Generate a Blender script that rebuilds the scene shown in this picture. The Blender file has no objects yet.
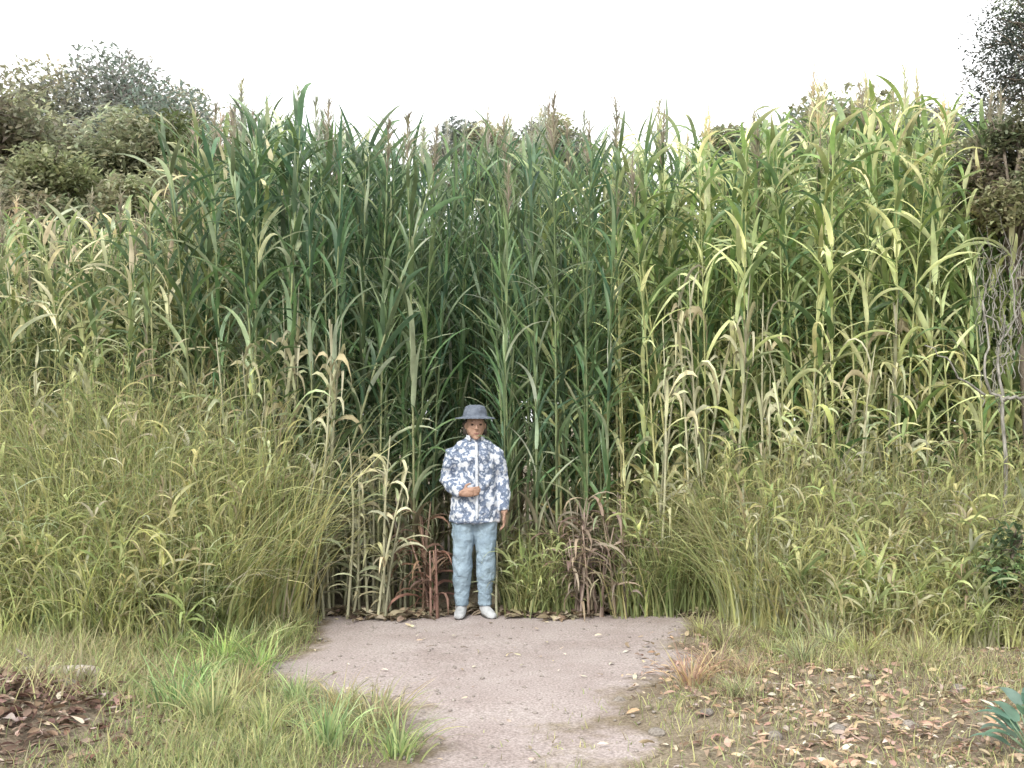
import bpy, math, random
import numpy as np
from mathutils import Vector, Matrix

SEED = 11
rng = np.random.default_rng(SEED)
random.seed(SEED)
scene = bpy.context.scene
COL = scene.collection
R = math.radians

# ------------------------------------------------------------------ camera frame
FPX = 1098.0          # focal length in pixels of the 1024 px frame
HORIZON = 422.0
CAM_Z = 1.55

def gx(px, Y):        # x of a pixel column at distance Y
    return (px - 512.0) / FPX * Y
def gz(py, Y):        # height of a pixel row at distance Y
    return CAM_Z + (HORIZON - py) / FPX * Y

# ------------------------------------------------------------------ helpers
def link(o, parent=None):
    COL.objects.link(o)
    if parent is not None:
        o.parent = parent
    return o

def tag(o, label=None, cat=None, group=None, kind=None):
    if label: o['label'] = label
    if cat: o['category'] = cat
    if group: o['group'] = group
    if kind: o['kind'] = kind
    return o

def empty(name, loc, rz=0.0):
    o = bpy.data.objects.new(name, None)
    o.empty_display_size = 0.1
    o.location = loc
    o.rotation_euler = (0, 0, rz)
    return link(o)

class Acc:
    """collects vertices, faces and a colour per vertex"""
    def __init__(self):
        self.V = []; self.Q = []; self.T = []; self.C = []; self.n = 0
    def add(self, V, Q=None, T=None, C=(1, 1, 1)):
        V = np.asarray(V, float).reshape(-1, 3)
        C = np.asarray(C, float)
        if C.ndim == 1:
            C = np.tile(C[:3], (len(V), 1))
        self.V.append(V); self.C.append(C[:, :3])
        if Q is not None and len(Q): self.Q.append(np.asarray(Q, int).reshape(-1, 4) + self.n)
        if T is not None and len(T): self.T.append(np.asarray(T, int).reshape(-1, 3) + self.n)
        self.n += len(V)
    def mesh(self, name, mat, smooth=True):
        V = np.concatenate(self.V); C = np.concatenate(self.C)
        Q = np.concatenate(self.Q) if self.Q else np.zeros((0, 4), int)
        T = np.concatenate(self.T) if self.T else np.zeros((0, 3), int)
        me = bpy.data.meshes.new(name)
        me.vertices.add(len(V)); me.vertices.foreach_set('co', V.ravel())
        nl = Q.size + T.size; npoly = len(Q) + len(T)
        me.loops.add(nl)
        me.loops.foreach_set('vertex_index', np.concatenate([Q.ravel(), T.ravel()]).astype(np.int32))
        me.polygons.add(npoly)
        st = np.concatenate([np.arange(len(Q)) * 4, Q.size + np.arange(len(T)) * 3]).astype(np.int32)
        me.polygons.foreach_set('loop_start', st)
        me.polygons.foreach_set('use_smooth', np.full(npoly, smooth))
        me.update(calc_edges=True)
        at = me.color_attributes.new('tint', 'FLOAT_COLOR', 'POINT')
        at.data.foreach_set('color', np.concatenate([C, np.ones((len(C), 1))], 1).ravel())
        me.materials.append(mat)
        return me
    def obj(self, name, mat, parent=None, smooth=True):
        return link(bpy.data.objects.new(name, self.mesh(name, mat, smooth)), parent)

def A(x, n):
    x = np.asarray(x, float)
    return np.full(n, x) if x.ndim == 0 else x

def strips(acc, base, az, length, width, th0, droop, segs=6, col=(1, 1, 1), tip=None,
           curl=0.0, twist=0.0, power=1.4, fold=0.35, shape='leaf', flat=False):
    """N arching blades or leaves, each a folded tapering ribbon"""
    base = np.asarray(base, float).reshape(-1, 3); N = len(base)
    if N == 0: return
    az, length, width, th0, droop, curl, twist = [A(v, N) for v in (az, length, width, th0, droop, curl, twist)]
    s = np.linspace(0, 1, segs + 1)
    th = th0[:, None] - droop[:, None] * s[None] ** power
    a = az[:, None] + curl[:, None] * s[None]
    d = np.stack([np.cos(th) * np.cos(a), np.cos(th) * np.sin(a), np.sin(th)], -1)
    P = np.zeros((N, segs + 1, 3)); P[:, 0] = base
    P[:, 1:] = base[:, None] + np.cumsum((d[:, :-1] + d[:, 1:]) * 0.5, 1) * (length / segs)[:, None, None]
    side = np.stack([-np.sin(a), np.cos(a), np.zeros_like(a)], -1)
    nrm = np.cross(d, side)
    t = twist[:, None] * s[None]
    side2 = side * np.cos(t)[..., None] + nrm * np.sin(t)[..., None]
    nrm2 = np.cross(d, side2)
    if shape == 'leaf':
        w = np.minimum(1, 0.45 + s * 3.2) * (1 - s ** 2.2) ** 0.8
    else:
        w = (1 - s ** 1.6)
    w = np.maximum(w, 0.03)[None] * width[:, None] * 0.5
    if flat:
        V = np.stack([P - side2 * w[..., None], P + side2 * w[..., None]], 2)
        m = 2
    else:
        V = np.stack([P - side2 * w[..., None] - nrm2 * (w * fold)[..., None] * -1, P,
                      P + side2 * w[..., None] + nrm2 * (w * fold)[..., None]], 2)
        m = 3
    idx = np.arange(N * (segs + 1) * m).reshape(N, segs + 1, m)
    Q = np.stack([idx[:, :-1, :-1], idx[:, :-1, 1:], idx[:, 1:, 1:], idx[:, 1:, :-1]], -1).reshape(-1, 4)
    c0 = np.asarray(col, float)
    if c0.ndim == 1: c0 = np.tile(c0, (N, 1))
    c1 = c0 if tip is None else np.asarray(tip, float)
    if c1.ndim == 1: c1 = np.tile(c1, (N, 1))
    C = c0[:, None] * (1 - s[None, :, None] ** 2) + c1[:, None] * (s[None, :, None] ** 2)
    C = np.repeat(C[:, :, None], m, 2).reshape(-1, 3)
    acc.add(V.reshape(-1, 3), Q=Q, C=C)

def tubes(acc, P, rad, sides=6, col=(1, 1, 1), cap=True):
    """N tubes through K points each; P (N,K,3), rad (N,K)"""
    P = np.asarray(P, float); N, K, _ = P.shape
    rad = np.broadcast_to(np.asarray(rad, float), (N, K))
    d = np.gradient(P, axis=1)
    d /= np.linalg.norm(d, axis=-1, keepdims=True) + 1e-9
    mean = P[:, -1] - P[:, 0]
    mean /= np.linalg.norm(mean, axis=-1, keepdims=True) + 1e-9
    ref = np.where(np.abs(mean[:, 2:3]) > 0.8, np.array([[1., 0, 0]]), np.array([[0, 0, 1.]]))
    u = np.cross(d, ref[:, None]); u /= np.linalg.norm(u, axis=-1, keepdims=True) + 1e-9
    v = np.cross(d, u)
    a = np.linspace(0, 2 * np.pi, sides, endpoint=False)
    V = P[:, :, None] + rad[:, :, None, None] * (np.cos(a)[None, None, :, None] * u[:, :, None] + np.sin(a)[None, None, :, None] * v[:, :, None])
    idx = np.arange(N * K * sides).reshape(N, K, sides)
    nx = np.roll(idx, -1, 2)
    Q = np.stack([idx[:, :-1], nx[:, :-1], nx[:, 1:], idx[:, 1:]], -1).reshape(-1, 4)
    c = np.asarray(col, float)
    if c.ndim == 1: C = c
    elif c.ndim == 2: C = np.repeat(c, K * sides, 0)
    else: C = np.repeat(c.reshape(N, K, 1, 3), sides, 2).reshape(-1, 3)
    T = None
    if cap and sides >= 4:
        T = []
        for k in range(1, sides - 1):
            T.append(np.stack([idx[:, -1, 0], idx[:, -1, k], idx[:, -1, k + 1]], -1))
        T = np.concatenate(T)
    acc.add(V.reshape(-1, 3), Q=Q, T=T, C=C)

def U(a, b, n=None): return rng.uniform(a, b, n)
def jit(col, n, amt=0.2, hue=0.08):
    c = np.asarray(col, float)[None] * U(1 - amt, 1 + amt, (n, 1)) * U(1 - hue, 1 + hue, (n, 3))
    return np.clip(c, 0.005, 0.9)

# ------------------------------------------------------------------ noise for shapes
def _hash(ix, iy, k):
    h = np.sin(ix * 127.1 + iy * 311.7 + k * 74.7) * 43758.5453
    return h - np.floor(h)
def vnoise(x, y, k=0):
    ix, iy = np.floor(x), np.floor(y); fx, fy = x - ix, y - iy
    fx = fx * fx * (3 - 2 * fx); fy = fy * fy * (3 - 2 * fy)
    a = _hash(ix, iy, k); b = _hash(ix + 1, iy, k); c = _hash(ix, iy + 1, k); d = _hash(ix + 1, iy + 1, k)
    return a + (b - a) * fx + (c - a) * fy + (a - b - c + d) * fx * fy
def fbm(x, y, k=0, o=4):
    s = 0; w = 0.5
    for i in range(o):
        s = s + w * vnoise(x * 2 ** i, y * 2 ** i, k + i); w *= 0.5
    return s

def ground_h(x, y):
    x = np.asarray(x, float); y = np.asarray(y, float)
    near = np.exp(-((y - 7) / 14.0) ** 2 - (x / 14.0) ** 2)
    h = (fbm(x * 0.6, y * 0.6, 3) - 0.47) * 0.16 * near
    # trodden path lies a little lower than its grassy edges
    d = np.abs(x - path_mid(y)) - path_half(y)
    h = h * np.clip(0.35 + d * 0.8, 0.35, 1) + 0.05 * np.clip(d * 1.5, 0, 1) * near
    # low bank of bare earth on the left, near the camera
    h = h + 0.22 * np.exp(-((x + 2.75) / 0.75) ** 2 - ((y - 5.35) / 0.7) ** 2)
    return h
def path_mid(y):
    y = np.asarray(y, float)
    return np.where(y < 7, -0.12 + 0.02 * (7 - y), -0.12 + 0.03 * (y - 7))
def path_half(y):
    y = np.asarray(y, float)
    t = np.clip((y - 5.75) / 1.3, 0, 1); t = t * t * (3 - 2 * t)
    return 0.56 + 0.85 * t
def path_dist(x, y):
    """negative on the bare earth; the edge is ragged"""
    return np.abs(x - path_mid(y)) - path_half(y) + (fbm(x * 1.7 + 5, y * 1.7, 9) - 0.47) * 0.9 + (fbm(x * 7, y * 7, 21, 2) - 0.37) * 0.22

# ------------------------------------------------------------------ materials
def new_mat(name):
    m = bpy.data.materials.new(name); m.use_nodes = True
    nt = m.node_tree; nt.nodes.clear()
    return m, nt, nt.nodes, nt.links
def N_(nt, t, **kw):
    n = nt.nodes.new(t)
    for k, v in kw.items():
        if k.startswith('i_'): n.inputs[k[2:].replace('_', ' ')].default_value = v
        else: setattr(n, k, v)
    return n
def ramp(nt, stops):
    n = nt.nodes.new('ShaderNodeValToRGB'); e = n.color_ramp.elements
    e[0].position, e[0].color = stops[0][0], (*stops[0][1], 1)
    e[1].position, e[1].color = stops[-1][0], (*stops[-1][1], 1)
    for p, c in stops[1:-1]:
        k = e.new(p); k.color = (*c, 1)
    return n

def foliage_mat(name, trans=0.35, rough=0.5, spec=0.35, gain=1.0):
    m, nt, nd, lk = new_mat(name)
    at = N_(nt, 'ShaderNodeAttribute', attribute_name='tint')
    oi = N_(nt, 'ShaderNodeObjectInfo')
    mx = N_(nt, 'ShaderNodeMix', data_type='RGBA', blend_type='MULTIPLY'); mx.inputs[0].default_value = 1
    lk.new(at.outputs['Color'], mx.inputs[6]); lk.new(oi.outputs['Color'], mx.inputs[7])
    geo = N_(nt, 'ShaderNodeNewGeometry')
    nz = N_(nt, 'ShaderNodeTexNoise'); nz.inputs['Scale'].default_value = 9; nz.inputs['Detail'].default_value = 3
    lk.new(geo.outputs['Position'], nz.inputs['Vector'])
    mr = N_(nt, 'ShaderNodeMapRange'); mr.inputs[1].default_value = .25; mr.inputs[2].default_value = .75
    mr.inputs[3].default_value = .72 * gain; mr.inputs[4].default_value = 1.28 * gain
    lk.new(nz.outputs['Fac'], mr.inputs[0])
    vm = N_(nt, 'ShaderNodeVectorMath', operation='SCALE')
    lk.new(mx.outputs[2], vm.inputs[0]); lk.new(mr.outputs[0], vm.inputs['Scale'])
    p = N_(nt, 'ShaderNodeBsdfPrincipled'); p.inputs['Roughness'].default_value = rough
    p.inputs['Specular IOR Level'].default_value = spec
    lk.new(vm.outputs[0], p.inputs['Base Color'])
    out = N_(nt, 'ShaderNodeOutputMaterial')
    if trans > 0:
        tr = N_(nt, 'ShaderNodeBsdfTranslucent'); lk.new(vm.outputs[0], tr.inputs['Color'])
        ms = N_(nt, 'ShaderNodeMixShader'); ms.inputs[0].default_value = trans
        lk.new(p.outputs[0], ms.inputs[1]); lk.new(tr.outputs[0], ms.inputs[2]); lk.new(ms.outputs[0], out.inputs[0])
    else:
        lk.new(p.outputs[0], out.inputs[0])
    return m

M_LEAF = foliage_mat('reed_leaf', 0.44, 0.45, 0.4)
M_STEM = foliage_mat('reed_stem', 0.0, 0.55, 0.35)
M_GRASS = foliage_mat('grass_blade', 0.52, 0.55, 0.25)
M_TREE = foliage_mat('tree_leaf', 0.42, 0.5, 0.35)
M_PLUME = foliage_mat('reed_plume', 0.4, 0.8, 0.1)
M_DRY = foliage_mat('dry_leaf', 0.15, 0.75, 0.15)

def bark_mat(name, dark, light, scale=18):
    m, nt, nd, lk = new_mat(name)
    tc = N_(nt, 'ShaderNodeTexCoord'); mp = N_(nt, 'ShaderNodeMapping'); mp.inputs['Scale'].default_value = (1, 1, .25)
    lk.new(tc.outputs['Object'], mp.inputs[0])
    nz = N_(nt, 'ShaderNodeTexNoise'); nz.inputs['Scale'].default_value = scale; nz.inputs['Detail'].default_value = 8
    lk.new(mp.outputs[0], nz.inputs['Vector'])
    rp = ramp(nt, [(.3, dark), (.7, light)]); lk.new(nz.outputs['Fac'], rp.inputs[0])
    b = N_(nt, 'ShaderNodeBump'); b.inputs['Strength'].default_value = .6; b.inputs['Distance'].default_value = .02
    lk.new(nz.outputs['Fac'], b.inputs['Height'])
    p = N_(nt, 'ShaderNodeBsdfPrincipled'); p.inputs['Roughness'].default_value = .9
    lk.new(rp.outputs[0], p.inputs['Base Color']); lk.new(b.outputs[0], p.inputs['Normal'])
    o = N_(nt, 'ShaderNodeOutputMaterial'); lk.new(p.outputs[0], o.inputs[0])
    return m
M_BARK = bark_mat('bark', (.07, .055, .04), (.19, .16, .125))
M_DEAD = bark_mat('dead_wood', (.10, .095, .08), (.33, .315, .28), 40)
M_LOG = bark_mat('old_log', (.12, .09, .07), (.45, .41, .36), 10)

def soil_mat(name, stops, scale=2.2, grain=60, bump=.5, rim=None):
    m, nt, nd, lk = new_mat(name)
    geo = N_(nt, 'ShaderNodeNewGeometry')
    n1 = N_(nt, 'ShaderNodeTexNoise'); n1.inputs['Scale'].default_value = scale; n1.inputs['Detail'].default_value = 6; n1.inputs['Roughness'].default_value = .65
    n2 = N_(nt, 'ShaderNodeTexNoise'); n2.inputs['Scale'].default_value = grain; n2.inputs['Detail'].default_value = 5
    vo = N_(nt, 'ShaderNodeTexVoronoi'); vo.inputs['Scale'].default_value = grain * .7
    for n in (n1, n2, vo): lk.new(geo.outputs['Position'], n.inputs['Vector'])
    rp = ramp(nt, stops); lk.new(n1.outputs['Fac'], rp.inputs[0])
    if rim:
        r3 = ramp(nt, rim); lk.new(n1.outputs['Fac'], r3.inputs[0])
        at = N_(nt, 'ShaderNodeAttribute', attribute_name='tint')
        n4 = N_(nt, 'ShaderNodeTexNoise'); n4.inputs['Scale'].default_value = 14; n4.inputs['Detail'].default_value = 5
        lk.new(geo.outputs['Position'], n4.inputs['Vector'])
        sm = N_(nt, 'ShaderNodeMath', operation='ADD'); lk.new(at.outputs['Fac'], sm.inputs[0]); lk.new(n4.outputs['Fac'], sm.inputs[1])
        mr = N_(nt, 'ShaderNodeMapRange'); mr.inputs[1].default_value = .6; mr.inputs[2].default_value = 1.15
        lk.new(sm.outputs[0], mr.inputs[0])
        mm = N_(nt, 'ShaderNodeMix', data_type='RGBA'); lk.new(mr.outputs[0], mm.inputs[0]); lk.new(r3.outputs[0], mm.inputs[6]); lk.new(rp.outputs[0], mm.inputs[7])
        class _o: outputs = [mm.outputs[2]]
        rp = _o
    r2 = ramp(nt, [(.3, (.62, .6, .58)), (.72, (1.3, 1.3, 1.3))]); lk.new(n2.outputs['Fac'], r2.inputs[0])
    mx = N_(nt, 'ShaderNodeMix', data_type='RGBA', blend_type='MULTIPLY'); mx.inputs[0].default_value = 1
    lk.new(rp.outputs[0], mx.inputs[6]); lk.new(r2.outputs[0], mx.inputs[7])
    ad = N_(nt, 'ShaderNodeMath', operation='ADD'); lk.new(n2.outputs['Fac'], ad.inputs[0]); lk.new(vo.outputs['Distance'], ad.inputs[1])
    b = N_(nt, 'ShaderNodeBump'); b.inputs['Strength'].default_value = bump; b.inputs['Distance'].default_value = .02
    lk.new(ad.outputs[0], b.inputs['Height'])
    p = N_(nt, 'ShaderNodeBsdfPrincipled'); p.inputs['Roughness'].default_value = .95; p.inputs['Specular IOR Level'].default_value = .2
    lk.new(mx.outputs[2], p.inputs['Base Color']); lk.new(b.outputs[0], p.inputs['Normal'])
    o = N_(nt, 'ShaderNodeOutputMaterial'); lk.new(p.outputs[0], o.inputs[0])
    return m
GS = [(.25, (.12, .09, .068)), (.5, (.20, .165, .12)), (.75, (.26, .23, .165))]
M_GROUND = soil_mat('ground_soil', GS)
M_PATH = soil_mat('path_earth', [(.25, (.255, .21, .195)), (.5, (.325, .28, .268)), (.75, (.375, .335, .32))], 1.6, 75, .25, GS)
M_STONE = soil_mat('stone', [(.3, (.13, .115, .10)), (.7, (.27, .245, .22))], 9, 90, .4)

M_GRIT = soil_mat('grit', [(.3, (.2, .175, .16)), (.7, (.34, .31, .285))], 9, 90, .4)
def cloth_mat(name, stops, scale, detail=2, stretch=(1, 1, 1), voronoi=False, rough=.85):
    m, nt, nd, lk = new_mat(name)
    tc = N_(nt, 'ShaderNodeTexCoord'); mp = N_(nt, 'ShaderNodeMapping'); mp.inputs['Scale'].default_value = stretch
    lk.new(tc.outputs['Object'], mp.inputs[0])
    if voronoi:
        nz = N_(nt, 'ShaderNodeTexVoronoi'); nz.inputs['Scale'].default_value = scale
        src = nz.outputs['Color']
        sx = N_(nt, 'ShaderNodeSeparateColor'); lk.new(src, sx.inputs[0]); src = sx.outputs[0]
    else:
        nz = N_(nt, 'ShaderNodeTexNoise'); nz.inputs['Scale'].default_value = scale; nz.inputs['Detail'].default_value = detail
        src = nz.outputs['Fac']
    lk.new(mp.outputs[0], nz.inputs['Vector'])
    rp = ramp(nt, stops); lk.new(src, rp.inputs[0])
    if voronoi: rp.color_ramp.interpolation = 'CONSTANT'
    wr = N_(nt, 'ShaderNodeTexNoise'); wr.inputs['Scale'].default_value = 11; wr.inputs['Detail'].default_value = 4
    lk.new(tc.outputs['Object'], wr.inputs['Vector'])
    b = N_(nt, 'ShaderNodeBump'); b.inputs['Strength'].default_value = .8; b.inputs['Distance'].default_value = .05
    lk.new(wr.outputs['Fac'], b.inputs['Height'])
    p = N_(nt, 'ShaderNodeBsdfPrincipled'); p.inputs['Roughness'].default_value = rough; p.inputs['Specular IOR Level'].default_value = .2
    lk.new(rp.outputs[0], p.inputs['Base Color']); lk.new(b.outputs[0], p.inputs['Normal'])
    o = N_(nt, 'ShaderNodeOutputMaterial'); lk.new(p.outputs[0], o.inputs[0])
    return m
M_SHIRT = cloth_mat('printed_shirt', [(.3, (.55, .57, .61)), (.44, (.48, .51, .56)), (.5, (.15, .185, .26)), (.6, (.10, .13, .19)), (.66, (.36, .40, .47))], 23, 4)
M_COLLAR = cloth_mat('collar_cloth', [(.3, (.42, .45, .5)), (.7, (.5, .53, .58))], 30)
M_SOLE = cloth_mat('shoe_sole', [(.3, (.05, .048, .045)), (.7, (.09, .085, .08))], 40)
M_TROUSER = cloth_mat('pale_trousers', [(.3, (.17, .23, .285)), (.7, (.25, .325, .385))], 7)
M_HAT = cloth_mat('slate_hat', [(.3, (.09, .105, .135)), (.7, (.135, .155, .19))], 30)
M_SHOE = cloth_mat('pale_shoe', [(.3, (.34, .35, .36)), (.7, (.42, .43, .44))], 20)
M_SKIN = cloth_mat('skin', [(.3, (.29, .18, .13)), (.7, (.33, .21, .155))], 14, rough=.5)
M_HAIR = cloth_mat('hair', [(.3, (.03, .025, .02)), (.7, (.06, .05, .04))], 60, stretch=(1, 1, .1), rough=.5)
M_EYE = cloth_mat('eye', [(.3, (.03, .02, .02)), (.7, (.05, .03, .02))], 5, rough=.2)
M_LIP = cloth_mat('lip', [(.3, (.20, .085, .075)), (.7, (.23, .10, .085))], 5, rough=.5)

# ------------------------------------------------------------------ world, sun, camera
w = bpy.data.worlds.new('World'); scene.world = w; w.use_nodes = True
nt = w.node_tree; nt.nodes.clear()
SUN_EL, SUN_AZ = R(40), R(-30)      # high, behind the camera's left shoulder, soft through cloud
sky = N_(nt, 'ShaderNodeTexSky', sky_type='NISHITA'); sky.sun_disc = False
sky.sun_elevation = SUN_EL; sky.sun_rotation = R(210); sky.dust_density = 4; sky.ozone_density = 1
bw = N_(nt, 'ShaderNodeHueSaturation'); bw.inputs['Saturation'].default_value = .2
nt.links.new(sky.outputs[0], bw.inputs['Color'])
cl = N_(nt, 'ShaderNodeTexNoise'); cl.inputs['Scale'].default_value = 1.6; cl.inputs['Detail'].default_value = 4
tcw = N_(nt, 'ShaderNodeTexCoord'); nt.links.new(tcw.outputs['Generated'], cl.inputs['Vector'])
cr = ramp(nt, [(.3, (8.2, 8.3, 8.4)), (.7, (10.2, 10.2, 10.2))]); nt.links.new(cl.outputs['Fac'], cr.inputs[0])
mxw = N_(nt, 'ShaderNodeMix', data_type='RGBA'); mxw.inputs[0].default_value = .72
nt.links.new(bw.outputs[0], mxw.inputs[6]); nt.links.new(cr.outputs[0], mxw.inputs[7])
bg = N_(nt, 'ShaderNodeBackground'); bg.inputs['Strength'].default_value = .12
nt.links.new(mxw.outputs[2], bg.inputs[0])
wo = N_(nt, 'ShaderNodeOutputWorld'); nt.links.new(bg.outputs[0], wo.inputs[0])

sun = bpy.data.lights.new('sun', 'SUN'); sun.energy = 1.5; sun.angle = R(12); sun.color = (1, .96, .88)
so = link(bpy.data.objects.new('sun', sun))
sd = Vector((math.sin(SUN_AZ) * math.cos(SUN_EL), -math.cos(SUN_AZ) * math.cos(SUN_EL), math.sin(SUN_EL)))
so.rotation_euler = sd.to_track_quat('Z', 'Y').to_euler()

cam = bpy.data.cameras.new('camera'); cam.sensor_width = 36; cam.lens = FPX / 1024 * 36
cam.clip_end = 3000; cam.clip_start = .05
co = link(bpy.data.objects.new('camera', cam))
co.location = (0, 0, CAM_Z)
co.rotation_euler = (R(90) + math.atan((HORIZON - 384) / FPX), 0, 0)
scene.camera = co
vs = scene.view_settings
vs.view_transform = 'Standard'; vs.look = 'None'; vs.gamma = 1; vs.use_curve_mapping = False
vs.exposure = 1.15
scene.cycles.max_bounces = 5; scene.cycles.transmission_bounces = 4; scene.cycles.diffuse_bounces = 3; scene.cycles.glossy_bounces = 2
scene.cycles.use_adaptive_sampling = True; scene.cycles.adaptive_threshold = 0.03

# ------------------------------------------------------------------ ground and path
def sheet(name, xs, ys, dz, mat, keep=None):
    X, Y = np.meshgrid(xs, ys)
    Z = ground_h(X, Y) + (dz if keep is None else .0018 + dz * np.clip(-path_dist(X, Y) / .12, 0, 1))
    V = np.stack([X, Y, Z], -1).reshape(-1, 3)
    idx = np.arange(X.size).reshape(X.shape)
    Q = np.stack([idx[:-1, :-1], idx[:-1, 1:], idx[1:, 1:], idx[1:, :-1]], -1).reshape(-1, 4)
    if keep is not None:
        c = V[Q].mean(1); Q = Q[keep(c[:, 0], c[:, 1])]
        used = np.unique(Q); mp = np.zeros(len(V), int); mp[used] = np.arange(len(used)); V = V[used]; Q = mp[Q]
    a = Acc(); a.add(V, Q=Q, C=np.repeat(np.clip(-path_dist(V[:, 0], V[:, 1]) / .32, 0, 1)[:, None], 3, 1)); return a.obj(name, mat)

fine = np.arange(-7, 7.01, .07)
xs = np.concatenate([[-900, -300, -100, -40, -20, -12, -9], fine, [9, 12, 20, 40, 100, 300, 900]])
ys = np.concatenate([[-300, -80, -20, -6, -2], np.arange(0, 14.01, .07), [16, 20, 28, 45, 90, 250, 900]])
tag(sheet('ground', xs, ys, 0, M_GROUND), kind='structure')
tag(sheet('path', np.arange(-2.6, 2.6, .016), np.arange(3, 9.1, .016), .004, M_PATH,
          keep=lambda x, y: path_dist(x, y) < 0), kind='structure')

# ------------------------------------------------------------------ giant reeds
DARK = np.array((.075, .12, .065)); MID = np.array((.12, .165, .075)); YEL = np.array((.23, .26, .095)); PALE = np.array((.47, .49, .33)); TAN = np.array((.29, .24, .15))

def reed_meshes(H, plume, seed, dry=.12, wide=.045, leafy=26, length=.55, arch=1.0):
    global rng
    keep = rng; rng = np.random.default_rng(seed)
    lean = U(0, .07); la = U(0, 6.28); K = 9
    t = np.linspace(0, 1, K)
    spine = np.stack([np.cos(la) * lean * H * t ** 2, np.sin(la) * lean * H * t ** 2, t * H], -1)
    st = Acc()
    sc = np.linspace(0, 1, K)[:, None]
    base_c = np.array((.36, .33, .19)) * U(.75, 1.2); top_c = np.array((.16, .2, .08))
    tubes(st, spine[None], np.linspace(.013, .005, K)[None], 6, (base_c * (1 - sc) + top_c * sc)[None])
    n = leafy
    tt = np.linspace(.08, .99, n) ** .9
    base = np.stack([np.interp(tt, t, spine[:, i]) for i in range(3)], -1)
    az0 = U(0, 6.28)
    az = az0 + np.pi * np.arange(n) + rng.normal(0, .55, n)
    L = length * (0.75 + .5 * np.sin(np.pi * np.clip(tt, .1, .95))) * U(.75, 1.25, n)
    W = wide * U(.7, 1.2, n)
    th0 = np.radians(U(48, 78, n)) + .12 * tt
    dr = np.radians(U(50, 130, n)) * (1.15 - .45 * tt) * arch
    bent = rng.random(n) < .12; dr[bent] *= 1.7; th0 = th0 + np.radians(8) * (1 - arch)
    c = jit(MID, n, .35, .1)
    m = rng.random(n)
    c[m < .3] = jit(DARK, int((m < .3).sum()), .3)
    lo = rng.random(n) < dry * (1.8 - 1.4 * tt)
    c[lo] = jit(PALE, int(lo.sum()), .25)
    low = tt < .2
    c[low] = jit(TAN, int(low.sum()), .35)
    lf = Acc()
    tip = c * .9; br = rng.random(n) < .3; tip[br] = jit(PALE * .8, int(br.sum()), .2)
    strips(lf, base, az, L, W, th0, dr, 7, c, tip, curl=rng.normal(0, .35, n), twist=rng.normal(0, .9, n))
    # leaf sheaths and a dry husk or two low on the cane
    ms = st.mesh('stem', M_STEM); ml = lf.mesh('foliage', M_LEAF); mp = None
    if plume:
        pl = Acc(); top = spine[-1]
        k = 70; hh = U(0, .5, k)
        b = top + np.stack([np.zeros(k), np.zeros(k), hh], -1)
        strips(pl, b, U(0, 6.28, k), U(.1, .24, k) * (1.1 - hh), .012, np.radians(U(55, 82, k)), np.radians(U(10, 70, k)), 3,
               jit((.36, .33, .25), k, .25), fold=.2)
        tubes(pl, np.stack([top, top + [0, 0, .25], top + [0.01, 0, .52]])[None], [[.004, .003, .001]], 4, (.3, .26, .18))
        mp = pl.mesh('plume', M_PLUME)
    rng = keep
    return ms, ml, mp

VARIANTS = {}
for z, cfg in {'dense': dict(dry=.05, wide=.032, leafy=36, length=.52, arch=.62),
               'streaky': dict(dry=.24, wide=.042, leafy=28, length=.58, arch=.85),
               'pale': dict(dry=.36, wide=.046, leafy=27, length=.5)}.items():
    VARIANTS[z] = [reed_meshes(4.0, i in (2,), 100 + i + hash_k * 50, **cfg) for hash_k, i in
                   [({'dense': 0, 'streaky': 1, 'pale': 2}[z], j) for j in range(7)]]

TOP = [(-300, 235), (0, 225), (120, 225), (180, 205), (205, 142), (250, 136), (300, 136), (330, 146), (390, 146), (440, 156), (500, 150), (560, 144),
       (640, 146), (720, 148), (800, 144), (820, 124), (880, 120), (940, 122), (985, 150), (1024, 190), (1400, 200)]
def top_row(px): return float(np.interp(px, [p for p, _ in TOP], [q for _, q in TOP]))

ZONES = {
  'streaky': ('tall green reed with pale dry leaves, left of the person', 'tall reeds left of the person'),
  'dense': ('tall deep green reed in the dense stand behind the person', 'green reeds behind the person'),
  'pale': ('tall yellow green reed with pale streaked leaves, right of the person', 'yellow green reeds right of the person'),
  'short': ('shorter straw speckled reed at the back of the left grass bank', 'straw speckled reeds on the left bank'),
}
reeds = []
tries = 0
while len(reeds) < 1250 and tries < 60000:
    tries += 1
    Y = 9.0 + 4.2 * random.random() ** 1.3
    px = random.uniform(-330, 1350)
    x = gx(px, Y)
    if Y < 9.35 and 418 < px < 500: continue                 # the little opening where the person stands
    if Y < 10.2 and abs(x + .36) < .26: continue
    mind = .13 if Y < 10.4 else .17
    if any((x - a[0]) ** 2 + (Y - a[1]) ** 2 < mind * mind for a in reeds[-2000:]): continue
    reeds.append((x, Y, px))

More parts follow.
